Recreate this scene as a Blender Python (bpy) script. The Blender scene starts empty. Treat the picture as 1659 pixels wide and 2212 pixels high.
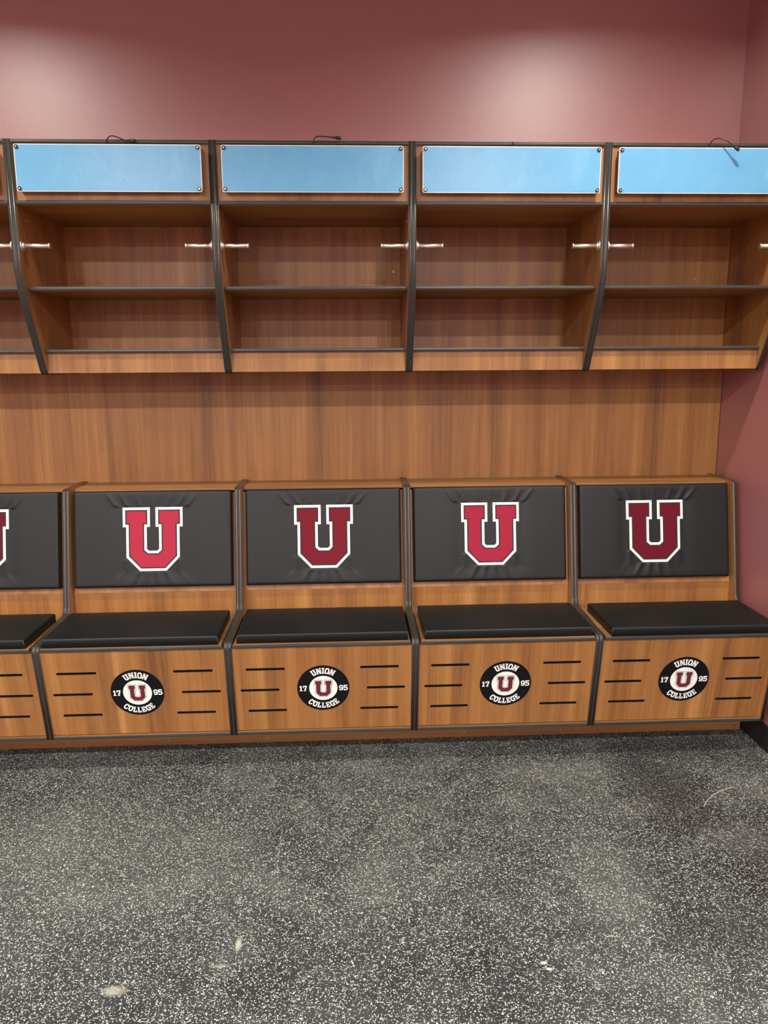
import bpy, bmesh, math, random
from mathutils import Vector, Matrix
random.seed(4)
scene = bpy.context.scene
COL = scene.collection
W = 0.61

# ------------------------------------------------------------------ materials
def new_mat(name):
    m = bpy.data.materials.new(name); m.use_nodes = True
    nt = m.node_tree; b = nt.nodes['Principled BSDF']
    return m, nt, b
def N(nt, typ, **kw):
    n = nt.nodes.new(typ)
    for k, v in kw.items():
        if k in n.inputs.keys(): n.inputs[k].default_value = v
        else: setattr(n, k, v)
    return n
def L(nt, a, b): nt.links.new(a, b)
def math_(nt, op, a, b=None, clamp=False):
    n = nt.nodes.new('ShaderNodeMath'); n.operation = op; n.use_clamp = clamp
    for i, v in enumerate((a, b)):
        if v is None: continue
        if isinstance(v, (int, float)): n.inputs[i].default_value = v
        else: L(nt, v, n.inputs[i])
    return n.outputs[0]
def ramp(nt, fac, stops):
    r = nt.nodes.new('ShaderNodeValToRGB'); L(nt, fac, r.inputs[0])
    e = r.color_ramp.elements
    while len(e) < len(stops): e.new(0.5)
    for i, (p, c) in enumerate(stops): e[i].position = p; e[i].color = (*c, 1)
    return r.outputs[0]
def mixc(nt, fac, a, b, mode='MIX'):
    n = nt.nodes.new('ShaderNodeMix'); n.data_type = 'RGBA'; n.blend_type = mode
    for sock, v in ((n.inputs[0], fac), (n.inputs[6], a), (n.inputs[7], b)):
        if isinstance(v, (int, float)): sock.default_value = v
        elif isinstance(v, tuple): sock.default_value = (*v, 1)
        else: L(nt, v, sock)
    return n.outputs[2]
def noise(nt, vec, scale, detail=2, rough=.5, dist=0):
    n = N(nt, 'ShaderNodeTexNoise'); n.inputs['Scale'].default_value = scale
    n.inputs['Detail'].default_value = detail; n.inputs['Roughness'].default_value = rough
    n.inputs['Distortion'].default_value = dist
    L(nt, vec, n.inputs['Vector']); return n.outputs['Fac']
def bump(nt, b, h, strength, dist):
    n = N(nt, 'ShaderNodeBump'); n.inputs['Strength'].default_value = strength
    n.inputs['Distance'].default_value = dist
    L(nt, h, n.inputs['Height']); L(nt, n.outputs[0], b.inputs['Normal'])

def wood(name, axis, tone=1.0, flat=False):
    m, nt, b = new_mat(name)
    tc = N(nt, 'ShaderNodeTexCoord'); oi = N(nt, 'ShaderNodeObjectInfo')
    off = N(nt, 'ShaderNodeVectorMath', operation='SCALE'); off.inputs[0].default_value = (7.3, 3.1, 11.7)
    L(nt, oi.outputs['Random'], off.inputs['Scale'])
    add = N(nt, 'ShaderNodeVectorMath', operation='ADD')
    L(nt, tc.outputs['Object'], add.inputs[0]); L(nt, off.outputs[0], add.inputs[1])
    def scaled(across, along):
        s = [across]*3; s[axis] = along
        if flat: s[1] = along
        mp = N(nt, 'ShaderNodeMapping'); mp.inputs['Scale'].default_value = s
        L(nt, add.outputs[0], mp.inputs['Vector']); return mp.outputs[0]
    broad = noise(nt, scaled(9, .5), 1, 2, .5, .6)
    band = noise(nt, scaled(26, 1.1), 1, 2, .5, .3)
    fine = noise(nt, scaled(150, 1.8), 1, 5, .62, .2)
    pore = noise(nt, scaled(420, 9), 1, 3, .7)
    blot = noise(nt, scaled(14, 9), 1, 3, .6, 1.2)
    v = math_(nt, 'MULTIPLY', broad, .30)
    for s, k in ((band, .32), (fine, .23), (pore, .10), (blot, .05)):
        v = math_(nt, 'ADD', v, math_(nt, 'MULTIPLY', s, k))
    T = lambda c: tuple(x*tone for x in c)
    c = ramp(nt, v, [(.36, T((.145, .060, .018))), (.46, T((.250, .106, .030))),
                     (.54, T((.312, .140, .039))), (.64, T((.415, .203, .064)))])
    dark = math_(nt, 'MULTIPLY', math_(nt, 'SUBTRACT', fine, .59, True), 2.2, True)
    c = mixc(nt, dark, c, T((.13, .045, .014)))
    L(nt, c, b.inputs['Base Color'])
    b.inputs['Roughness'].default_value = .42
    b.inputs['Specular IOR Level'].default_value = .5
    bump(nt, b, fine, .05, .002)
    return m

def plain(name, col, rough=.5, metal=0, spec=.5, nscale=0, nstr=0, ndist=.001, detail=3):
    m, nt, b = new_mat(name)
    b.inputs['Base Color'].default_value = (*col, 1); b.inputs['Roughness'].default_value = rough
    b.inputs['Metallic'].default_value = metal; b.inputs['Specular IOR Level'].default_value = spec
    tc = N(nt, 'ShaderNodeTexCoord')
    if nscale:
        bump(nt, b, noise(nt, tc.outputs['Object'], nscale, detail), nstr, ndist)
    f = noise(nt, tc.outputs['Object'], 14, 3)
    c = mixc(nt, f, tuple(x*.94 for x in col), tuple(min(1, x*1.06) for x in col))
    L(nt, c, b.inputs['Base Color'])
    return m

def trim_mat(name, along):
    m, nt, b = new_mat(name)
    tc = N(nt, 'ShaderNodeTexCoord')
    s = [900, 900, 900]; s[along] = 5
    mp = N(nt, 'ShaderNodeMapping'); mp.inputs['Scale'].default_value = s
    L(nt, tc.outputs['Object'], mp.inputs['Vector'])
    f = noise(nt, mp.outputs[0], 1, 3, .6)
    c = ramp(nt, f, [(.35, (.015, .018, .018)), (.6, (.032, .037, .036)), (.75, (.12, .125, .115))])
    L(nt, c, b.inputs['Base Color']); b.inputs['Roughness'].default_value = .33
    b.inputs['Specular IOR Level'].default_value = .55
    bump(nt, b, f, .25, .0006)
    return m

def paint(name, col, rough=.34, scale=140, strength=.22):
    m, nt, b = new_mat(name)
    tc = N(nt, 'ShaderNodeTexCoord')
    f = noise(nt, tc.outputs['Object'], scale, 3, .55)
    g = noise(nt, tc.outputs['Object'], 1.3, 3, .5)
    c = mixc(nt, g, tuple(x*.93 for x in col), tuple(x*1.07 for x in col))
    L(nt, c, b.inputs['Base Color']); b.inputs['Roughness'].default_value = rough
    b.inputs['Specular IOR Level'].default_value = .5 if rough > .5 else .9
    if rough < .5:
        b.inputs['Coat Weight'].default_value = 1.0; b.inputs['Coat Roughness'].default_value = .41; b.inputs['Coat IOR'].default_value = 1.75
    bump(nt, b, f, strength, .004)
    return m

def rubber_floor():
    m, nt, b = new_mat('speckled_rubber')
    tc = N(nt, 'ShaderNodeTexCoord'); P = tc.outputs['Object']
    big = noise(nt, P, 2.2, 4, .6, .5); mid = noise(nt, P, 9, 4, .6); sml = noise(nt, P, 300, 2, .5)
    dust = math_(nt, 'ADD', math_(nt, 'MULTIPLY', big, .65), math_(nt, 'MULTIPLY', mid, .35))
    sep = N(nt, 'ShaderNodeSeparateXYZ'); L(nt, P, sep.inputs[0])
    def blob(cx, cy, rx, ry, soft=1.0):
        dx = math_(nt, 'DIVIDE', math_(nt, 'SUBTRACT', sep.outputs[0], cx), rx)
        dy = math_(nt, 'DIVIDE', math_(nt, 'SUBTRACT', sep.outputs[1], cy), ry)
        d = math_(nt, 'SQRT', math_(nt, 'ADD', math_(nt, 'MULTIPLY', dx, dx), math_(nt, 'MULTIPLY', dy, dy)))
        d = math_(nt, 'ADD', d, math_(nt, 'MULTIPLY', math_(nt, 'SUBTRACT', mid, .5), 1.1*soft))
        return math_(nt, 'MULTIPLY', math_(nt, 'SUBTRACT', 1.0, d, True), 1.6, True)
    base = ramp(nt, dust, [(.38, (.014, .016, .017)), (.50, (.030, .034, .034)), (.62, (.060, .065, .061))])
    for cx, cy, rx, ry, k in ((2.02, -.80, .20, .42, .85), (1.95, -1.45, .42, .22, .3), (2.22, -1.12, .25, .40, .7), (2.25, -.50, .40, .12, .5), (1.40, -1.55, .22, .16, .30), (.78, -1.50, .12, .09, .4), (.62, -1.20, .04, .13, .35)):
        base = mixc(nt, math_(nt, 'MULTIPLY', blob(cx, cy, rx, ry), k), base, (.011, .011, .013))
    for cx, cy, rx, ry, k in ((1.66, -.62, .28, .09, .55), (1.68, -1.15, .14, .26, .45), (2.12, -1.03, .16, .10, .4), (.30, -1.05, .55, .45, .35), (2.30, -.74, .12, .10, .5)):
        base = mixc(nt, math_(nt, 'MULTIPLY', blob(cx, cy, rx, ry), k), base, (.092, .097, .090))
    # flecks
    wob = N(nt, 'ShaderNodeTexNoise'); wob.inputs['Scale'].default_value = 130; L(nt, P, wob.inputs['Vector'])
    wv = N(nt, 'ShaderNodeVectorMath', operation='SCALE'); L(nt, wob.outputs['Color'], wv.inputs[0]); wv.inputs['Scale'].default_value = .012
    pv = N(nt, 'ShaderNodeVectorMath', operation='ADD'); L(nt, P, pv.inputs[0]); L(nt, wv.outputs[0], pv.inputs[1])
    fleck = None
    for sc, lo, dens in ((225, .28, .27), (330, .30, .25)):
        vo = N(nt, 'ShaderNodeTexVoronoi'); vo.voronoi_dimensions = '2D'; vo.inputs['Scale'].default_value = sc
        L(nt, pv.outputs[0], vo.inputs['Vector'])
        cs = N(nt, 'ShaderNodeSeparateColor'); L(nt, vo.outputs['Color'], cs.inputs[0])
        pick = math_(nt, 'LESS_THAN', cs.outputs[0], dens)
        rad = math_(nt, 'ADD', math_(nt, 'MULTIPLY', cs.outputs[1], .20), lo-.10)
        hit = math_(nt, 'MULTIPLY', math_(nt, 'LESS_THAN', vo.outputs['Distance'], rad), pick)
        col = ramp(nt, cs.outputs[2], [(0, (.29, .31, .28)), (.55, (.46, .48, .43)), (1, (.66, .67, .59))])
        base = mixc(nt, hit, base, col)
        fleck = hit if fleck is None else math_(nt, 'MAXIMUM', fleck, hit)
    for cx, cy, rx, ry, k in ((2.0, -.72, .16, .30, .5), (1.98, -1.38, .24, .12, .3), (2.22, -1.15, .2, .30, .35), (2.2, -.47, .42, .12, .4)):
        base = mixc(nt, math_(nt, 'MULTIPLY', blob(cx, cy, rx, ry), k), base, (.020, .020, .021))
    # pale scuffs and chips of paint lying in the rubber
    for cx, cy, rx, ry, k in ((.733, -1.364, .010, .030, .7), (.48, -1.49, .035, .018, .45), (1.439, -1.459, .009, .006, 1), (1.447, -1.478, .008, .005, 1), (.70, -1.43, .03, .008, .35)):
        base = mixc(nt, math_(nt, 'MULTIPLY', blob(cx, cy, rx, ry, .8), k), base, (.50, .49, .38))
    L(nt, base, b.inputs['Base Color'])
    b.inputs['Roughness'].default_value = .62; b.inputs['Specular IOR Level'].default_value = .35
    bump(nt, b, sml, .35, .002)
    return m

def film_mat():
    m, nt, b = new_mat('blue_protective_film')
    tc = N(nt, 'ShaderNodeTexCoord'); P = tc.outputs['Object']
    f = noise(nt, P, 7, 4, .6, 1.0)
    c = ramp(nt, f, [(.3, (.105, .345, .59)), (.55, (.120, .37, .61)), (.75, (.15, .41, .64))])
    L(nt, c, b.inputs['Base Color']); b.inputs['Roughness'].default_value = .30
    b.inputs['Specular IOR Level'].default_value = .5
    h = math_(nt, 'ADD', noise(nt, P, 25, 4, .6, 2), math_(nt, 'MULTIPLY', noise(nt, P, 160, 2), .25))
    bump(nt, b, h, .25, .0015)
    return m

def twill(name, col):
    m, nt, b = new_mat(name)
    tc = N(nt, 'ShaderNodeTexCoord')
    wv = N(nt, 'ShaderNodeTexWave'); wv.inputs['Scale'].default_value = 190; wv.bands_direction = 'DIAGONAL'
    wv.inputs['Distortion'].default_value = .6
    L(nt, tc.outputs['Object'], wv.inputs['Vector'])
    c = mixc(nt, wv.outputs['Fac'], tuple(x*.82 for x in col), tuple(x*1.15 for x in col))
    L(nt, c, b.inputs['Base Color']); b.inputs['Roughness'].default_value = .7; b.inputs['Specular IOR Level'].default_value = .15
    bump(nt, b, wv.outputs['Fac'], .3, .0006)
    return m

M = dict(
    wood_k=wood('cherry_laminate_shaded', 0, .72),  # same cherry laminate, darkened in colour for the shade under the benches
    wood_f=wood('cherry_laminate_front', 2, 1.0, True),
    wood_z=wood('cherry_laminate_upright', 2), wood_x=wood('cherry_laminate_lengthwise', 0),
    trim_z=trim_mat('black_edge_moulding_upright', 2), trim_x=trim_mat('black_edge_moulding_lengthwise', 0),
    trim_y=trim_mat('black_edge_moulding_deep', 1),
    maroon=paint('maroon_wall_paint', (.360, .124, .126), .45, 190, .16),
    offwhite=paint('off_white_wall_paint', (.66, .65, .61), .6, 90, .1),
    ceiling=paint('white_ceiling_paint', (.50, .50, .49), .8, 60, .1),
    black=plain('black_paint', (.006, .006, .007), .6),
    slot=plain('black_slot_edge', (.008, .009, .009), .5),
    vinyl=plain('black_vinyl', (.0055, .0078, .0080), .46, 0, .30, 420, .12, .0006),
    steel=plain('brushed_nickel', (.78, .75, .68), .42, 1.0),
    darksteel=plain('dark_chrome', (.045, .045, .045), .2, .9),
    screw=plain('zinc_screw', (.55, .55, .53), .3, 1.0),
    acrylic=plain('frosted_acrylic', (.62, .72, .76), .25),
    film=film_mat(), cable=plain('black_cable', (.012, .012, .013), .4),
    strand=plain('grey_green_plastic', (.30, .31, .25), .45),
    white=plain('white_twill', (.74, .73, .68), .6, 0, .3, 900, .2, .0005),
    ink=plain('black_twill', (.010, .009, .014), .7),
    vwhite=plain('white_vinyl_print', (.76, .77, .74), .4), vblack=plain('black_vinyl_print', (.004, .004, .005), .45, 0, .2),
    vmaroon=plain('maroon_vinyl_print', (.125, .012, .020), .4),
    red_a=twill('bright_red_twill', (.36, .024, .052)), red_b=twill('deep_red_twill', (.150, .008, .018)),
    red_c=twill('crimson_twill', (.30, .017, .042)), red_d=twill('dark_crimson_twill', (.115, .004, .015)),
    floor=rubber_floor(), lens=None,
)
mm, nt_, bb_ = new_mat('lamp_lens'); bb_.inputs['Emission Color'].default_value = (1, .93, .82, 1)
bb_.inputs['Emission Strength'].default_value = 12; M['lens'] = mm
M['ring'] = plain('white_lamp_ring', (.8, .8, .78), .4)

# ------------------------------------------------------------------ helpers
def link(name, bm, mats, parent=None, loc=(0, 0, 0), smooth=False):
    me = bpy.data.meshes.new(name)
    bmesh.ops.recalc_face_normals(bm, faces=bm.faces)
    if smooth:
        for f in bm.faces: f.smooth = True
    bm.to_mesh(me); bm.free()
    for m in (mats if isinstance(mats, (list, tuple)) else [mats]): me.materials.append(m)
    o = bpy.data.objects.new(name, me); COL.objects.link(o)
    o.parent = parent; o.location = loc
    return o
def thing(name, label, cat, loc=(0, 0, 0), group=None):
    o = bpy.data.objects.new(name, None); COL.objects.link(o); o.location = loc
    o.empty_display_size = .05
    o['label'] = label; o['category'] = cat
    if group: o['group'] = group
    return o
def struct(name, bm, m):
    o = link(name, bm, m); o['kind'] = 'structure'; return o
def box(bm, x0, x1, y0, y1, z0, z1, mi=0, bev=0):
    vs = [bm.verts.new((x, y, z)) for x in (x0, x1) for y in (y0, y1) for z in (z0, z1)]
    fs = []
    for q in ((0, 1, 3, 2), (4, 6, 7, 5), (0, 4, 5, 1), (2, 3, 7, 6), (0, 2, 6, 4), (1, 5, 7, 3)):
        f = bm.faces.new([vs[i] for i in q]); f.material_index = mi; fs.append(f)
    if bev:
        es = list({e for f in fs for e in f.edges})
        bmesh.ops.bevel(bm, geom=es, offset=bev, segments=2, affect='EDGES', profile=.5)
def bbox(*a, **k):
    bm = bmesh.new(); box(bm, *a, **k); return bm
def fillet(pts, rad, seg=6):
    out = []
    for i, p in enumerate(pts):
        r = rad[i]
        if r == 0 or i in (0, len(pts)-1): out.append(p); continue
        P = Vector(p); A = (Vector(pts[i-1])-P); B = (Vector(pts[i+1])-P)
        A.normalize(); B.normalize()
        half = A.angle(B)/2; d = r/math.tan(half)
        p0 = P+A*d; p1 = P+B*d
        c = P+(A+B).normalized()*(r/math.sin(half))
        a0 = math.atan2(p0.y-c.y, p0.x-c.x); a1 = math.atan2(p1.y-c.y, p1.x-c.x)
        da = (a1-a0+math.pi) % (2*math.pi)-math.pi
        for k in range(seg+1):
            a = a0+da*k/seg; out.append((c.x+r*math.cos(a), c.y+r*math.sin(a)))
    return out
def prism(poly, x0, x1):
    bm = bmesh.new()
    a = [bm.verts.new((x0, y, z)) for y, z in poly]; b = [bm.verts.new((x1, y, z)) for y, z in poly]
    bm.faces.new(a); bm.faces.new(b)
    for i in range(len(poly)):
        j = (i+1) % len(poly); bm.faces.new((a[i], a[j], b[j], b[i]))
    return bm
def moulding(path, xc, w, side=1, proud=.0032):
    """half-round edge moulding swept along a (y,z) path; side picks the outward normal"""
    sec = [(-.5, -.0006), (-.5, .4), (-.40, .80), (-.2, .97), (0, 1), (.2, .97), (.40, .80), (.5, .4), (.5, -.0006)]
    bm = bmesh.new(); rings = []; n = len(path)
    for i in range(n):
        p = Vector(path[i])
        d0 = (p-Vector(path[i-1])).normalized() if i > 0 else None
        d1 = (Vector(path[i+1])-p).normalized() if i < n-1 else None
        t = ((d0 or d1)+(d1 or d0)).normalized()
        nn = Vector((t.y, -t.x))*side
        k = 1/max(.5, (d0 or d1).dot(t))
        rings.append([bm.verts.new((xc+u*w, p.x+nn.x*v*proud*k, p.y+nn.y*v*proud*k)) for u, v in sec])
    for a, b in zip(rings, rings[1:]):
        for i in range(len(sec)-1): bm.faces.new((a[i], a[i+1], b[i+1], b[i]))
        bm.faces.new((a[-1], a[0], b[0], b[-1]))
    bm.faces.new(rings[0]); bm.faces.new(rings[-1])
    for f in bm.faces: f.smooth = len(f.verts) == 4
    return bm
def strip(bm, p0, p1, hdir, odir, h, proud=.003):
    """straight half-round moulding from p0 to p1: hdir = across, odir = outward"""
    p0, p1, hd, od = Vector(p0), Vector(p1), Vector(hdir).normalized(), Vector(odir).normalized()
    sec = [(-.5, 0), (-.5, .35), (-.36, .85), (0, 1), (.36, .85), (.5, .35), (.5, 0)]
    A = [bm.verts.new(p0+hd*u*h+od*v*proud) for u, v in sec]; B = [bm.verts.new(p1+hd*u*h+od*v*proud) for u, v in sec]
    for i in range(len(sec)):
        j = (i+1) % len(sec); bm.faces.new((A[i], A[j], B[j], B[i]))
    bm.faces.new(A); bm.faces.new(B)
def cyl(bm, p, d, r, h, seg=24, mi=0, r2=None, bev=0):
    d = Vector(d).normalized(); q = d.to_track_quat('Z', 'Y')
    r2 = r if r2 is None else r2
    prof = [(0, 0), (r, 0), (r2, h), (0, h)] if not bev else [(0, 0), (r-bev, 0), (r, bev), (r2, h-bev), (r2-bev, h), (0, h)]
    rings = []
    for rr, hh in prof:
        if rr == 0: rings.append([bm.verts.new(Vector(p)+q @ Vector((0, 0, hh)))])
        else: rings.append([bm.verts.new(Vector(p)+q @ Vector((rr*math.cos(2*math.pi*i/seg), rr*math.sin(2*math.pi*i/seg), hh))) for i in range(seg)])
    for a, b in zip(rings, rings[1:]):
        for i in range(seg):
            j = (i+1) % seg
            if len(a) == 1: f = bm.faces.new((a[0], b[i], b[j]))
            elif len(b) == 1: f = bm.faces.new((a[i], b[0], a[j]))
            else: f = bm.faces.new((a[i], b[i], b[j], a[j]))
            f.material_index = mi; f.smooth = len(a) > 1 and len(b) > 1
def tube(bm, pts, r, seg=10):
    P = [Vector(p) for p in pts]; pts2 = []
    Q = [P[0]*2-P[1]]+P+[P[-1]*2-P[-2]]
    for i in range(1, len(Q)-2):
        for k in range(8):
            t = k/8; a, b, c, d = Q[i-1:i+3]
            pts2.append(.5*((2*b)+(c-a)*t+(2*a-5*b+4*c-d)*t*t+(3*b-a-3*c+d)*t**3))
    pts2.append(P[-1]); rings = []
    for i, p in enumerate(pts2):
        t = (pts2[min(i+1, len(pts2)-1)]-pts2[max(i-1, 0)]).normalized()
        s = t.cross(Vector((.05, 1, .02))).normalized(); u = s.cross(t)
        rings.append([bm.verts.new(p+(s*math.cos(2*math.pi*j/seg)+u*math.sin(2*math.pi*j/seg))*r) for j in range(seg)])
    for a, b in zip(rings, rings[1:]):
        for j in range(seg):
            f = bm.faces.new((a[j], a[(j+1) % seg], b[(j+1) % seg], b[j])); f.smooth = True
    bm.faces.new(rings[0]); bm.faces.new(rings[-1])
def slab(bm, poly, h0, h1, F, mi=0):
    a = [bm.verts.new(F(u, v, h0)) for u, v in poly]; b = [bm.verts.new(F(u, v, h1)) for u, v in poly]
    f = bm.faces.new(b); f.material_index = mi
    f = bm.faces.new(a); f.material_index = mi
    for i in range(len(poly)):
        j = (i+1) % len(poly); f = bm.faces.new((a[i], a[j], b[j], b[i])); f.material_index = mi
def inset(poly, d):
    n = len(poly); out = []
    area = sum(poly[i][0]*poly[(i+1) % n][1]-poly[(i+1) % n][0]*poly[i][1] for i in range(n))
    s = 1 if area > 0 else -1
    for i in range(n):
        p0, p, p1 = Vector(poly[i-1]), Vector(poly[i]), Vector(poly[(i+1) % n])
        a = (p-p0).normalized(); b = (p1-p).normalized()
        na = Vector((-a.y, a.x))*s; nb = Vector((-b.y, b.x))*s
        m = (na+nb).normalized(); out.append(tuple(p+m*d/max(.3, m.dot(na))))
    return out
def dup(root, loc):
    r = root.copy(); COL.objects.link(r); r.location = loc
    for ch in list(root.children):
        c = ch.copy(); COL.objects.link(c); c.parent = r
        for g in list(ch.children):
            d = g.copy(); COL.objects.link(d); d.parent = c
    return r

# big letter: outline of the block U, height 1, centred in x, v from 0 to 1
def ushape():
    right = [(.0, .317), (.063, .317), (.095, .346), (.095, .692), (.044, .692), (.044, 1), (.465, 1), (.465, .692), (.414, .692), (.414, .216), (.205, 0)]
    left = [(-x, y) for x, y in reversed(right[1:])]
    return [p for p in right[1:]]+left      # runs down the right side, across the foot and back up
US = ushape()

# ------------------------------------------------------------------ setting
XR = 2.463; XL = -3.9; YF = -9.6; H = 2.78
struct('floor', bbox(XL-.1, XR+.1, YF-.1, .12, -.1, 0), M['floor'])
struct('ceiling', bbox(XL-.1, XR+.1, YF-.1, .12, H, H+.1), M['ceiling'])
struct('wall_back', bbox(XL-.1, XR+.1, .012, .12, 0, H), M['maroon'])
struct('wall_right', bbox(XR, XR+.1, YF, .012, 0, H), M['maroon'])
struct('wall_left', bbox(XL-.1, XL, YF, .012, 0, H), M['maroon'])
struct('wall_front', bbox(XL-.1, XR+.1, YF-.1, YF, 0, H), M['maroon'])
struct('baseboard_right', bbox(XR-.006, XR, YF, .012, .0, .093, bev=.0015), M['black'])

# continuous wood panel behind the lockers, continuous kick board below them
wp = link('wall_panel', bbox(XL+.3, 2.461, 0, .012, .15, 2.0), M['wood_z'])
wp['label'] = 'continuous cherry laminate wall panel seen between the upper lockers and the benches'; wp['category'] = 'wall panel'
kb = thing('kickboard', 'long low reddish wood kickboard on the floor under the bench fronts', 'kickboard', (.5, -.35, 0))
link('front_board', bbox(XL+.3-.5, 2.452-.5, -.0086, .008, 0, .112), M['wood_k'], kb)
bm = bmesh.new()
for x in [-3+.61*i for i in range(9)]: box(bm, x-.5, x-.482, .008, .33, 0, .112)
box(bm, XL+.3-.5, 2.44-.5, .33, .345, 0, .112)
link('support_frame', bm, M['wood_x'], kb)
for x, z in ((-.011, .090), (.346, .090), (.701, .09), (1.056, .09), (1.409, .09), (1.421, .093), (1.776, .09), (2.132, .09), (2.43, .09)):
    # small screw heads showing just below the bench fronts
    bm = bmesh.new(); cyl(bm, (x-.5, -.0086, z-.074), (0, -1, 0), .0035, .0012, 12)
    link('screw', bm, M['screw'], kb)

# ------------------------------------------------------------------ upper cabinet
UY = -.4495
ucorner = []
for k in range(9):
    t = k/8; a, b, c = (UY, 1.675), (UY-.002, 1.600), (-.4125, 1.525)
    ucorner.append(tuple((1-t)**2*a[i]+2*t*(1-t)*b[i]+t*t*c[i] for i in (0, 1)))
ufront = [(UY, 2.0165)]+ucorner+[(-.3145, 1.334), (-.3085, 1.3255), (-.300, 1.3175)]
upoly = [(-.001, 2.0165)]+ufront+[(-.001, 1.3175)]
HX = W/2
def make_cabinet():
    t = thing('locker_cabinet', '', 'locker cabinet', (0, 0, 1.3175), 'open upper locker cabinets along the wall')
    dz = Matrix.Translation((0, 0, -1.3175))
    def P(name, bm, m, parent=t, smooth=False):
        bmesh.ops.transform(bm, matrix=dz, verts=bm.verts); return link(name, bm, m, parent, smooth=smooth)
    for s in (-1, 1):
        x0, x1 = (-HX+.0004, -HX+.012) if s < 0 else (HX-.012, HX-.0004)
        sp = P('side_panel', prism(upoly, x0, x1), M['wood_z'])
        o = P('edge_trim', moulding(ufront, (x0+x1)/2, .0111, -1), M['trim_z'], sp); o['label'] = 'black edge moulding'
        bm = bmesh.new()
        xs = x0 if s > 0 else x1
        for dy in (-.008, .006):
            cyl(bm, (xs, -.378+dy, 1.7925+(.003 if dy > 0 else 0)), (-s, 0, 0), .0026, .0016, 10)
        P('cam_screw', bm, M['screw'], sp)
    x0, x1 = -HX+.0122, HX-.0122
    def board(name, y0, z0, z1, y1=-.0502, tr=True):
        b = P(name, bbox(x0, x1, y0, y1, z0, z1), M['wood_x'])
        if tr:
            bm = bmesh.new(); strip(bm, (x0, y0-.0001, (z0+z1)/2), (x1, y0-.0001, (z0+z1)/2), (0, 0, 1), (0, -1, 0), z1-z0-.0012)
            o = P('edge_trim', bm, M['trim_x'], b); o['label'] = 'black edge moulding'
    board('top_panel', -.4465, 2.0045, 2.0165, -.001)
    P('header_panel', bbox(x0, x1, -.443, -.431, 1.8422, 2.0043), M['wood_z'])
    board('upper_shelf', -.4485, 1.830, 1.842)
    board('middle_shelf', -.410, 1.580, 1.592)
    board('bottom_shelf', -.3165, 1.388, 1.400)
    P('apron', bbox(x0, x1, -.306, -.294, 1.323, 1.3878), M['wood_z'])
    P('back_panel', bbox(x0, x1, -.050, -.040, 1.323, 2.004), M['wood_z'])
    for s in (-1, 1):
        xs = s*(HX-.0125); bm = bmesh.new(); y, z = -.432, 1.7115
        cyl(bm, (xs, y, z), (-s, 0, 0), .0175, .0035, 24, bev=.001)
        cyl(bm, (xs-s*.003, y, z), (-s, 0, 0), .011, .006, 24, bev=.001)
        cyl(bm, (xs-s*.008, y, z), (-s, 0, 0), .0068, .074, 24)
        cyl(bm, (xs-s*.081, y, z), (-s, 0, 0), .0088, .005, 24, bev=.0012)
        o = P('hanging_peg', bm, M['steel']); o['label'] = 'brushed metal coat peg'
    return t
CAB = ['open wooden locker cabinet cut off by the left edge, its blue plate out of view',
       'open wooden locker cabinet with blue plate second from the left',
       'middle open wooden locker cabinet with a small ring near the right of its back',
       'open wooden locker cabinet whose blue plate shows only a stub of cable',
       'open wooden locker cabinet at the right end beside the maroon wall']
cab0 = make_cabinet()
cabs = []
for i, k in enumerate((-1, 0, 1, 2, 3)):
    loc = (k*W+HX, 0, 1.3175)
    c = cab0 if i == 0 else dup(cab0, loc)
    c.location = loc; c['label'] = CAB[i]; cabs.append(c)
for ci, x, z in ((2, 1.183, 1.677), (4, 2.302, 1.650)):
    bm = bmesh.new(); cyl(bm, (x-cabs[ci].location.x, -.0501, z-1.3175), (0, -1, 0), .0042, .0012, 16)
    cyl(bm, (x-cabs[ci].location.x, -.0513, z-1.3175), (0, -1, 0), .002, .0004, 12, mi=1)
    o = link('ring_grommet', bm, [M['screw'], M['black']], cabs[ci]); o['label'] = 'tiny white metal ring'

# ------------------------------------------------------------------ name plates
def rrect(w, h, r, seg=5):
    out = []
    for cx, cz, a0 in ((w/2-r, h/2-r, 0), (-w/2+r, h/2-r, 90), (-w/2+r, -h/2+r, 180), (w/2-r, -h/2+r, 270)):
        for k in range(seg+1):
            a = math.radians(a0+90*k/seg); out.append((cx+r*math.cos(a), cz+r*math.sin(a)))
    return out
PW, PH = .552, .1345
FP = lambda u, v, h: Vector((u, -h, v))
def make_plate():
    t = thing('name_plate', '', 'name plate', (0, 0, 0), 'blue name plates on the locker headers')
    bm = bmesh.new(); slab(bm, rrect(PW, PH, .006), .020, .0265, FP); p = link('acrylic_panel', bm, M['acrylic'], t)
    bm = bmesh.new(); slab(bm, rrect(PW-.005, PH-.005, .005), .0266, .0271, FP); f = link('protective_film', bm, M['film'], p)
    f['label'] = 'glossy blue film'
    for sx in (-1, 1):
        for sz in (-1, 1):
            x, z = sx*(PW/2-.0085), sz*(PH/2-.0085)
            bm = bmesh.new()
            cyl(bm, (x, 0, z), (0, -1, 0), .005, .020, 20)
            cyl(bm, (x, -.0271, z), (0, -1, 0), .0058, .0035, 24, bev=.001)
            a = random.uniform(0, 3)
            for k in (0, 1):
                q = Matrix.Rotation(a+k*math.pi/2, 3, 'Y'); n0 = len(bm.verts)
                box(bm, -.0034, .0034, -.0001, .0004, -.0006, .0006, 1)
                bm.verts.ensure_lookup_table()
                for v in bm.verts[n0:]: v.co = q @ v.co+Vector((x, -.0308, z))
            o = link('standoff', bm, [M['darksteel'], M['screw']], t); o['label'] = 'dark metal standoff cap'
    return t
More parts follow.
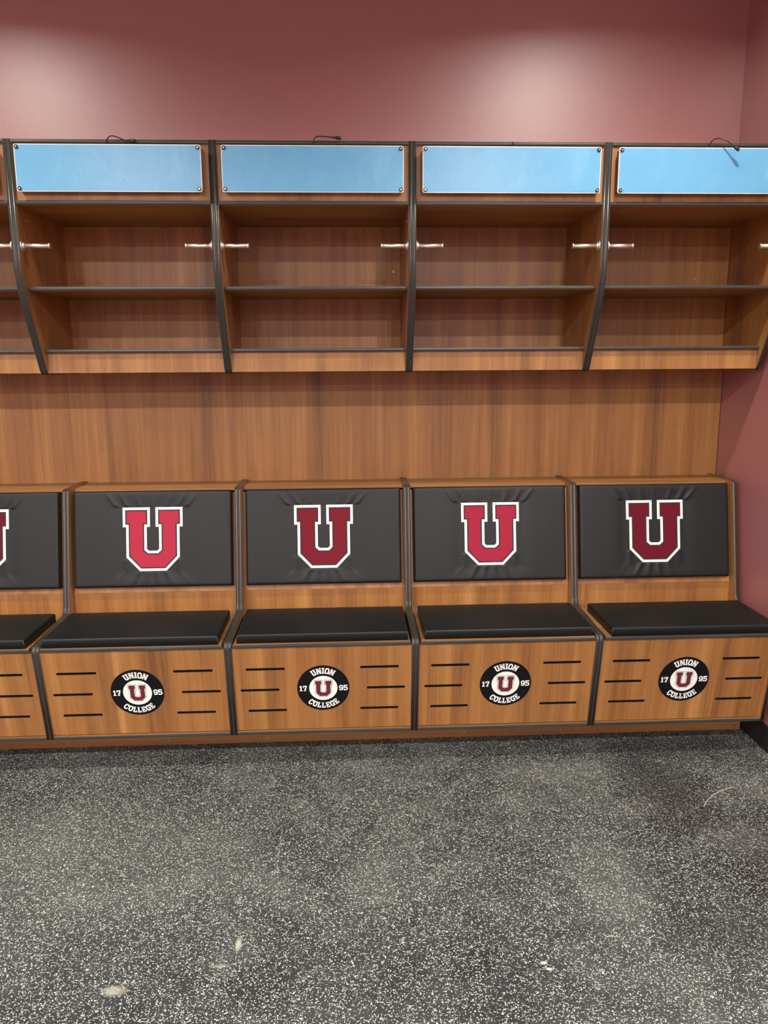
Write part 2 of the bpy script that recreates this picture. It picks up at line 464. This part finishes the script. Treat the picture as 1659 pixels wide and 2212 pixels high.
PL = ['leftmost full blue name plate, its cable curling along the cabinet top trim',
      'blue name plate with thin cable rising above the trim to a level black plug',
      'blue name plate with wrinkled top edge and no cable plug showing',
      'blue name plate cut by the right edge with a black plug dangling over its front',
      'blue name plate on the cabinet at the left edge']
PZ = 1.930
pl0 = make_plate(); plates = []
for i, k in enumerate((0, 1, 2, 3, -1)):
    loc = (k*W+.303+(.0025 if k in (1, 2) else 0), -.4432, PZ)
    c = pl0 if i == 0 else dup(pl0, loc)
    c.location = loc; c['label'] = PL[i]; plates.append(c)
def cable(i, pts, jack):
    o0 = plates[i].location
    bm = bmesh.new(); loc = [Vector(p)-o0 for p in pts]; tube(bm, loc, .0018)
    d = (loc[-1]-loc[-2]).normalized()
    c = link('power_cable', bm, M['cable'], plates[i]); c['label'] = 'thin black power cable'
    if jack:
        bm = bmesh.new(); e = loc[-1]-d*.002
        cyl(bm, e, d, .0022, .012, 14, r2=.0036); cyl(bm, e+d*.012, d, .0048, .017, 18, bev=.001)
        j = link('plug', bm, M['cable'], c); j['label'] = 'black barrel plug'
Y0 = -.4555
cable(0, [(.293, Y0, 1.975), (.294, Y0, 1.998), (.300, -.458, 2.014), (.314, -.461, 2.0225), (.334, -.463, 2.018), (.352, -.465, 2.010), (.362, -.466, 2.009)], True)
cable(1, [(.917, Y0, 1.975), (.915, Y0, 2.000), (.919, -.458, 2.017), (.931, -.460, 2.0245), (.952, -.460, 2.0245), (.975, -.460, 2.0225)], True)
cable(2, [(1.528, Y0, 1.975), (1.528, Y0, 1.998), (1.530, -.457, 2.009), (1.526, -.4555, 2.0135)], False)
cable(3, [(2.145, Y0, 1.975), (2.142, Y0, 2.000), (2.150, -.464, 2.019), (2.165, -.478, 2.022), (2.185, -.490, 2.011), (2.199, -.494, 1.999)], True)
cable(4, [(-.31, Y0, 1.975), (-.312, Y0, 2.000), (-.305, -.458, 2.017), (-.29, -.460, 2.024), (-.26, -.460, 2.020)], True)

# ------------------------------------------------------------------ bench
A = Vector((-.2075, .9125)); B = Vector((-.293, .478)); T = (B-A).normalized(); NN = Vector((T.y, -T.x))
if NN.x > 0: NN = -NN
A2 = Vector((-.593, .464)); B2 = Vector((-.530, .116)); T2 = (B2-A2).normalized(); N2 = Vector((T2.y, -T2.x))
if N2.x > 0: N2 = -N2
def FB(u, s, h):  q = A+T*s+NN*h; return Vector((u, q.x, q.y))      # backrest plane: s runs down
def FF(u, s, h):  q = A2+T2*s+N2*h; return Vector((u, q.x, q.y))    # bench front plane
lfront = fillet([(-.002, .9125), tuple(A), tuple(B), tuple(A2), tuple(B2)], [0, .016, .030, .020, 0])
lpoly = lfront+[(-.526, .113), (-.002, .113)]
BZ = .113
def cushion(w, l, t, F, s0, nx, ny, fold=None, bulge=.0015, r=.009):
    """upholstered pad: w across, l along s, thickness t in h; F maps (u,s,h)"""
    def samples(n, size):
        e = [0, .0008, .002, .004, .0065, .0095, .014]
        inner = [e[-1]+(size-2*e[-1])*i/n for i in range(1, n)]
        return e+inner+[size-x for x in reversed(e)]
    X, S = samples(nx, w), samples(ny, l); bm = bmesh.new(); g = []
    for s in S:
        row = []
        for x in X:
            ex, es = min(x, w-x), min(s, l-s)
            d = min(r, math.hypot(max(0, r-ex), max(0, r-es)))
            h = t-(r-math.sqrt(max(0, r*r-d*d)))
            h += bulge*(math.sin(math.pi*x/w)*math.sin(math.pi*s/l))**.5
            if fold: h += fold(x-w/2, s)*min(1, min(ex, es)/.02)
            row.append(bm.verts.new(F(x-w/2, s0+s, h)))
        g.append(row)
    for a, b in zip(g, g[1:]):
        for i in range(len(X)-1): bm.faces.new((a[i], a[i+1], b[i+1], b[i]))
    ring = g[0]+[r_[-1] for r_ in g[1:]]+list(reversed(g[-1][:-1]))+[r_[0] for r_ in reversed(g[1:-1])]
    co = []
    for k, v in enumerate(ring):
        pass
    def foot(i, j):
        return F(X[i]-w/2, s0+S[j], 0)
    idx = [(i, 0) for i in range(len(X))]+[(len(X)-1, j) for j in range(1, len(S))]+[(i, len(S)-1) for i in range(len(X)-2, -1, -1)]+[(0, j) for j in range(len(S)-2, 0, -1)]
    low = [bm.verts.new(foot(i, j)) for i, j in idx]
    for i in range(len(ring)):
        j = (i+1) % len(ring); bm.faces.new((ring[i], ring[j], low[j], low[i]))
    bm.faces.new(low)
    for f in bm.faces: f.smooth = True
    return bm
UH, UTOP = .2285, .066     # letter height, distance of its top below A along the slope
def fold(u, s):
    # cloth gathers that fan out above and below the sewn letter
    top, bot = UTOP-.006, UTOP+UH-.006
    v = 0
    if s < top:
        q = (top-s)
        for k, (x, a, sg) in enumerate(((-.125, -.75, 1), (-.088, -.5, .8), (-.045, -.25, .5), (0, 0, .35), (.05, .28, .6), (.088, .55, .9), (.118, .8, 1))):
            d = (u-(x+a*q)); v += sg*.0034*math.exp(-(d/.0085)**2)*math.exp(-q/.04)*min(1, q/.006)
    elif s > bot-.045:
        q = (s-bot)
        for k, (x, a, sg) in enumerate(((-.095, -.9, .6), (-.05, -.5, 1), (-.018, -.2, .9), (.012, .1, .9), (.045, .45, .8), (.09, .9, .55))):
            qq = max(q, 0) if abs(x) < .06 else q+.045
            if qq <= 0: continue
            d = (u-(x+a*max(q, 0))); v += sg*.0034*math.exp(-(d/.0095)**2)*math.exp(-qq/.045)*min(1, qq/.006)
    # shallow dip where the letter is stitched down
    du = max(0, abs(u)-.108); ds = max(0, UTOP-.006-s, s-(UTOP+UH-.006))
    v -= .0022*math.exp(-((du**2+ds**2)/(.03**2)))
    return v
def letter_patch(parent, red, h0, du=0):
    bm = bmesh.new()
    F = lambda u, v, h: FB(u*UH+du, UTOP+UH-v*UH, h)-Vector((0, 0, BZ))
    slab(bm, US, h0-.002, h0+.0010, F, 0)
    slab(bm, inset(US, .040), h0+.0002, h0+.0014, F, 1)
    slab(bm, inset(US, .060), h0+.0004, h0+.0018, F, 2)
    o = link('letter_patch', bm, [M['white'], M['ink'], red], parent)
    o['label'] = 'block letter U outlined in white and black, ' + RN[red.name]
    return o
RN = {'bright_red_twill': 'bright red', 'deep_red_twill': 'deep red', 'crimson_twill': 'crimson', 'dark_crimson_twill': 'dark crimson'}

# slab-serif lettering for the round sticker: unit square glyphs as filled shapes
def R_(x0, y0, x1, y1): return [(x0, y0), (x1, y0), (x1, y1), (x0, y1)]
GL = {
 'U': (.92, [[(0, 1), (.40, 1), (.40, .82), (.33, .82), (.33, .30), (.42, .20), (.50, .20), (.59, .30), (.59, .82), (.52, .82), (.52, 1), (.92, 1), (.92, .82), (.85, .82), (.85, .22), (.66, 0), (.26, 0), (.07, .22), (.07, .82), (0, .82)]]),
 'N': (.98, [R_(0, 0, .38, .18), R_(.07, 0, .31, 1), R_(0, .82, .30, 1), [(.07, 1), (.36, 1), (.91, 0), (.62, 0)], R_(.67, 0, .91, 1), R_(.60, .82, .98, 1)]),
 'I': (.48, [R_(0, 0, .48, .18), R_(0, .82, .48, 1), R_(.11, 0, .37, 1)]),
 'O': (.86, [[(0, .24), (.22, 0), (.64, 0), (.86, .24), (.86, .76), (.64, 1), (.43, 1), (.43, .80), (.52, .80), (.60, .70), (.60, .30), (.52, .20), (.34, .20), (.26, .30), (.26, .70), (.34, .80), (.43, .80), (.43, 1), (.22, 1), (0, .76)]]),
 'C': (.84, [[(0, .24), (.22, 0), (.62, 0), (.84, .24), (.84, .36), (.60, .36), (.60, .30), (.52, .20), (.34, .20), (.26, .30), (.26, .70), (.34, .80), (.52, .80), (.60, .72), (.60, .62), (.84, .62), (.84, 1), (.68, 1), (.64, .96), (.58, 1), (.22, 1), (0, .76)]]),
 'L': (.76, [R_(0, .82, .42, 1), R_(.08, 0, .34, 1), R_(0, 0, .76, .2), R_(.58, 0, .76, .40)]),
 'E': (.80, [R_(0, .82, .78, 1), R_(.08, 0, .34, 1), R_(0, 0, .80, .18), R_(.60, 0, .80, .36), R_(.60, .66, .78, 1), R_(.3, .42, .56, .58), R_(.44, .34, .56, .66)]),
 'G': (.88, [[(0, .24), (.22, 0), (.64, 0), (.70, .05), (.76, 0), (.84, 0), (.84, .40), (.88, .40), (.88, .55), (.48, .55), (.48, .40), (.60, .40), (.60, .28), (.52, .20), (.34, .20), (.26, .30), (.26, .70), (.34, .80), (.50, .80), (.58, .72), (.58, .66), (.82, .66), (.82, 1), (.68, 1), (.64, .96), (.56, 1), (.22, 1), (0, .76)]]),
 '1': (.52, [R_(0, 0, .52, .18), R_(.13, 0, .39, 1), [(0, .66), (.13, .66), (.2, .72), (.39, .9), (.39, 1), (.13, 1), (0, .86)]]),
 '7': (.78, [R_(0, .80, .78, 1), R_(0, .62, .2, 1), [(.50, .82), (.78, .82), (.52, .1), (.52, 0), (.24, 0), (.24, .12)], R_(.16, 0, .60, .16)]),
 '9': (.80, [[(0, .0), (.60, 0), (.80, .22), (.80, .78), (.60, 1), (.40, 1), (.40, .82), (.50, .82), (.56, .76), (.56, .58), (.50, .52), (.30, .52), (.24, .58), (.24, .76), (.30, .82), (.40, .82), (.40, 1), (.20, 1), (0, .78), (0, .54), (.20, .34), (.56, .34), (.56, .26), (.50, .18), (.22, .18), (.22, .26), (0, .26)]]),
 '5': (.80, [[(0, 0), (.60, 0), (.80, .2), (.80, .46), (.62, .64), (.25, .64), (.25, .80), (.76, .80), (.76, 1), (0, 1), (0, .44), (.5, .44), (.56, .39), (.56, .24), (.5, .18), (.22, .18), (.22, .26), (0, .26)]]),
}
GL['9'] = (.80, [[(0, .24), (0, .2), (.20, 0), (.60, 0), (.80, .22), (.80, .78), (.60, 1), (.40, 1), (.40, .82), (.50, .82), (.56, .76), (.56, .58), (.50, .52), (.30, .52), (.24, .58), (.24, .76), (.30, .82), (.40, .82), (.40, 1), (.20, 1), (0, .78), (0, .54), (.20, .34), (.56, .34), (.56, .26), (.50, .18), (.30, .18), (.24, .24)]])
ER = .0866; ECS = (.464-.2885)/abs(T2.y)     # sticker radius, its centre along the front
def arc_text(bm, F, text, r, size, mid, bottom, mi, gap=.06, xs=.79):
    tot = sum(GL[c][0] for c in text)*size*xs+gap*size*(len(text)-1)
    pos = -tot/2
    rr = r+(size/2 if not bottom else -size/2)
    for c in text:
        w = GL[c][0]*size*xs; cx = pos+w/2; pos += w+gap*size
        th = cx/(r if not bottom else r)
        for poly in GL[c][1]:
            pts = []
            for x, y in poly:
                lx = x*size*xs-w/2; ly = (y-.5)*size
                if not bottom: a = mid-th; px, py = (r+ly)*math.cos(a)+lx*math.sin(a), (r+ly)*math.sin(a)-lx*math.cos(a)
                else: a = mid+th; px, py = (r-ly)*math.cos(a)-lx*math.sin(a), (r-ly)*math.sin(a)+lx*math.cos(a)
                pts.append((px, py))
            slab(bm, pts, .0012, .0015, F, mi)
def make_sticker(parent):
    bm = bmesh.new(); F = lambda u, v, h: FF(u, ECS-v, h-.006)-Vector((0, 0, BZ))
    circ = lambda r, n=72: [(r*math.cos(2*math.pi*i/n), r*math.sin(2*math.pi*i/n)) for i in range(n)]
    slab(bm, circ(ER), .0001, .0009, F, 0)
    slab(bm, circ(.0468), .0003, .0012, F, 1)
    arc_text(bm, F, 'UNION', .0665, .0225, math.pi/2, False, 1)
    arc_text(bm, F, 'COLLEGE', .0670, .0213, -math.pi/2, True, 1)
    for text, cx in (('17', -.0665), ('95', .0665)):
        sz = .0208; xs = .82; tot = (sum(GL[c][0] for c in text)*xs+.08)*sz; x = cx-tot/2
        for c in text:
            for poly in GL[c][1]: slab(bm, [(x+p[0]*sz*xs, (p[1]-.5)*sz) for p in poly], .0012, .0015, F, 1)
            x += (GL[c][0]*xs+.08)*sz
    uh = .0655
    for d, mi, h in ((0, 0, .0014), (.018, 1, .0016), (.052, 0, .0018), (.068, 2, .0020)):
        slab(bm, [(x*uh, (y-.5)*uh-.0015) for x, y in inset(US, d)], .0010, h, F, mi)
    o = link('round_sticker', bm, [M['vblack'], M['vwhite'], M['vmaroon']], parent)
    o['label'] = 'round black and white sticker reading UNION COLLEGE 17 95 around a maroon U'
    return o
def front_panel_bm():
    cu = bpy.data.curves.new('tmp', 'CURVE'); cu.dimensions = '2D'; cu.fill_mode = 'BOTH'; cu.extrude = .006
    def spl(pts):
        s = cu.splines.new('POLY'); s.points.add(len(pts)-1); s.use_cyclic_u = True
        for p, q in zip(s.points, pts): p.co = (q[0], q[1], 0, 1)
    x0, x1 = -HX+.0125, HX-.0125; s0, s1 = .0205, .3385
    spl([(x0, -s0), (x1, -s0), (x1, -s1), (x0, -s1)])
    sl = [(a-HX, (.464-z)/abs(T2.y)) for z, xs in ((.3640, (.0525, .4275)), (.2855, (.0315, .4490)), (.2065, (.0530, .4265))) for a in xs]
    for a, s in sl:
        r = .0045; L_ = .1285; pts = []
        for cx, a0 in ((a+L_-r, -90), (a+r, 90)):
            for k in range(9):
                an = math.radians(a0+180*k/8); pts.append((cx+r*math.cos(an), -s+r*math.sin(an)))
        spl(pts)
    ob = bpy.data.objects.new('tmp', cu); COL.objects.link(ob)
    dg = bpy.context.evaluated_depsgraph_get(); me = bpy.data.meshes.new_from_object(ob.evaluated_get(dg))
    bm = bmesh.new(); bm.from_mesh(me)
    bpy.data.objects.remove(ob); bpy.data.curves.remove(cu); bpy.data.meshes.remove(me)
    bm.normal_update()
    for f in bm.faces:
        c = f.calc_center_median(); f.smooth = False
        inner = x0+.002 < c.x < x1-.002 and -s1+.002 < c.y < -s0-.002
        f.material_index = 1 if (abs(f.normal.z) < .5 and inner) else 0
    bmesh.ops.remove_doubles(bm, verts=bm.verts, dist=1e-6)
    for v in bm.verts: v.co = FF(v.co.x, -v.co.y, -.012+v.co.z)-Vector((0, 0, BZ))
    return bm
def make_bench():
    t = thing('locker_bench', '', 'bench', (0, 0, BZ), 'padded locker benches along the wall')
    dz = Matrix.Translation((0, 0, -BZ))
    def P(name, bm, m, parent=t):
        bmesh.ops.transform(bm, matrix=dz, verts=bm.verts); return link(name, bm, m, parent)
    for s in (-1, 1):
        x0, x1 = (-HX+.0004, -HX+.012) if s < 0 else (HX-.012, HX-.0004)
        sp = P('side_panel', prism(lpoly, x0, x1), M['wood_z'])
        o = P('edge_trim', moulding(lfront, (x0+x1)/2, .0111, -1), M['trim_z'], sp); o['label'] = 'black edge moulding'
    x0, x1 = -HX+.0122, HX-.0122
    P('top_panel', bbox(x0, x1, -.152, -.0005, .895, .907), M['wood_x'])
    bm = bmesh.new(); slab(bm, [(x0, .014), (x1, .014), (x1, .3757), (x0, .3757)], -.054, -.040, FB)
    bb = P('backrest_board', bm, M['wood_f'])
    P('lower_back_board', bbox(x0, x1, -.2425, -.231, .4465, .5385), M['wood_z'])
    P('seat_rail', bbox(x0, x1, -.290, -.2427, .4465, .4600), M['wood_x'])
    lid = P('seat_lid', bbox(x0+.007, x1-.007, -.590, -.2925, .4465, .4600), M['wood_x'])
    bm = bmesh.new()
    strip(bm, (x0+.004, -.5901, .4528), (x1-.004, -.5901, .4528), (0, 0, 1), (0, -1, 0), .0118)
    o = P('edge_trim', bm, M['trim_x'], lid); o['label'] = 'black edge moulding'
    bm = bmesh.new()
    strip(bm, (x0+.0071, -.590, .4540), (x0+.0071, -.294, .4540), (0, 0, 1), (-1, 0, 0), .0125)
    o = P('side_trim', bm, M['trim_y'], lid); o['label'] = 'black edge moulding'
    bm = bmesh.new()
    strip(bm, (x1-.0071, -.590, .4540), (x1-.0071, -.294, .4540), (0, 0, 1), (1, 0, 0), .0125)
    o = P('side_trim', bm, M['trim_y'], lid); o['label'] = 'black edge moulding'
    fp = link('front_panel', front_panel_bm(), [M['wood_f'], M['slot']], t)
    make_sticker(fp)
    bt = P('bottom_panel', bbox(x0, x1, -.531, -.005, .1165, .1285), M['wood_x'])
    bm = bmesh.new(); strip(bm, (x0, -.5311, .1225), (x1, -.5311, .1225), (0, 0, 1), (0, -1, 0), .0112)
    o = P('edge_trim', bm, M['trim_x'], bt); o['label'] = 'black edge moulding'
    cu = P('back_cushion', cushion(.562, .347, .030, lambda u, s, h: FB(u, s, h-.0398), .006, 150, 100, fold), M['vinyl'])
    cu['label'] = 'black vinyl back cushion'
    return t, cu
BE = ['padded locker bench cut off by the left edge of the view',
      'leftmost fully visible padded locker bench, bright red U on its back cushion',
      'padded locker bench between the bright red and crimson ones, deep red U on its back',
      'padded locker bench next to the right end one, crimson U on its back cushion',
      'padded locker bench at the right end against the maroon wall, dark crimson U']
be0, _ = make_bench(); benches = []
for i, k in enumerate((-1, 0, 1, 2, 3)):
    loc = (k*W+HX, 0, BZ)
    c = be0 if i == 0 else dup(be0, loc)
    c.location = loc; c['label'] = BE[i]; benches.append(c)
for c, dx, red in zip(benches, (-.004, -.001, .001, -.001, 0.0005), (M['red_d'], M['red_a'], M['red_b'], M['red_c'], M['red_d'])):
    cu = [o for o in c.children if o.name.startswith('back_cushion')][0]
    cu.location.x += dx
    letter_patch(cu, red, -.0098, {-1: 0}.get(0, 0))

# seat cushions lie loose on the lids
SC = ['black seat cushion on the bench cut off by the left edge',
      'black vinyl seat cushion on the leftmost full bench, below the bright red U',
      'black vinyl seat cushion on the middle bench, below the deep red U',
      'black vinyl seat cushion with a faint pale scuff, below the crimson U',
      'black vinyl seat cushion on the right end bench, reaching the right edge']
bm = cushion(.557, .271, .0300, lambda u, s, h: Vector((u, .1355-s, h)), 0, 60, 30, None, .0012, .005)
sc0 = link('seat_cushion', bm, M['vinyl'])
for i, (x, y) in enumerate(((-.305-.004, -.4535), (.3015, -.4525), (.9175, -.4470), (1.5290, -.4450), (2.1462, -.4570))):
    c = sc0 if i == 0 else sc0.copy()
    if i: COL.objects.link(c)
    c.location = (x, y, .4605); c['label'] = SC[i]; c['category'] = 'cushion'; c['group'] = 'loose seat cushions on the benches'

bm = bmesh.new(); tube(bm, [(0, 0, .0018), (.032, .037, .0018), (.073, .069, .0018), (.111, .089, .0018), (.144, .101, .0018)], .0018)
st = link('plastic_strand', bm, M['strand'], None, (2.089, -.855, 0)); st['label'] = 'thin curved grey strand lying on the dark right side of the speckled floor'; st['category'] = 'strand'
# ------------------------------------------------------------------ lamps
k = 0
for ly in (-1.12, -3.60, -6.05, -8.5):
    for lx in (-2.84, -.45, 1.94):
        where = {-1.12: 'nearest the lockers', -3.6: 'in the second row', -6.05: 'in the third row', -8.5: 'in the row farthest from the lockers'}[ly]
        side = {-2.84: 'left', -.45: 'middle', 1.94: 'right'}[lx]
        t = thing('ceiling_downlight', f'round white recessed ceiling downlight {where}, {side} one', 'ceiling light', (lx, ly, H), 'round ceiling downlights')
        bm = bmesh.new()
        ri, ro, n = .075, .092, 40
        rings = [[bm.verts.new((r*math.cos(2*math.pi*i/n), r*math.sin(2*math.pi*i/n), z)) for i in range(n)] for r, z in ((ri, 0), (ri, -.006), (ro, -.004), (ro, 0))]
        for a, b in zip(rings, rings[1:]+rings[:1]):
            for i in range(n): bm.faces.new((a[i], a[(i+1) % n], b[(i+1) % n], b[i]))
        link('trim_ring', bm, M['ring'], t)
        bm = bmesh.new(); cyl(bm, (0, 0, -.0005), (0, 0, -1), .0745, .0025, 40); link('lens', bm, M['lens'], t)
        ld = bpy.data.lights.new('downlight_lamp', 'AREA'); ld.shape = 'DISK'; ld.size = .145
        ld.energy = 26 if ly == -1.12 else (118 if ly == -3.60 else 140); ld.color = (1, .955, .85) if ly == -1.12 else (1, .99, .955); ld.spread = math.radians({-1.12: 155, -3.60: 162}.get(ly, 171))
        lo = bpy.data.objects.new('downlight_lamp', ld); COL.objects.link(lo); lo.parent = t; lo.location = (0, 0, -.008)

w = bpy.data.worlds.new('world'); scene.world = w; w.use_nodes = True
w.node_tree.nodes['Background'].inputs[0].default_value = (.45, .55, .8, 1); w.node_tree.nodes['Background'].inputs[1].default_value = .04

# ------------------------------------------------------------------ camera
cd = bpy.data.cameras.new('camera'); co = bpy.data.objects.new('camera', cd); COL.objects.link(co)
r_ = Vector((0.99892825, -0.04585707, -0.00628391)); u_ = Vector((0.01475033, 0.18670624, 0.98230505)); f_ = Vector((0.04387238, 0.98134495, -0.18718255))
mt = Matrix((r_, u_, -f_)).transposed().to_4x4(); mt.translation = Vector((1.01153346, -2.99479849, 1.34706396))
co.matrix_world = mt
cd.sensor_fit = 'VERTICAL'; cd.sensor_height = 24; cd.lens = 1680.6335/2212*24; cd.clip_start = .05
scene.camera = co
scene.view_settings.view_transform = 'Standard'; scene.view_settings.look = 'None'
scene.view_settings.gamma = 1; scene.view_settings.use_curve_mapping = False
scene.view_settings.exposure = -0.17
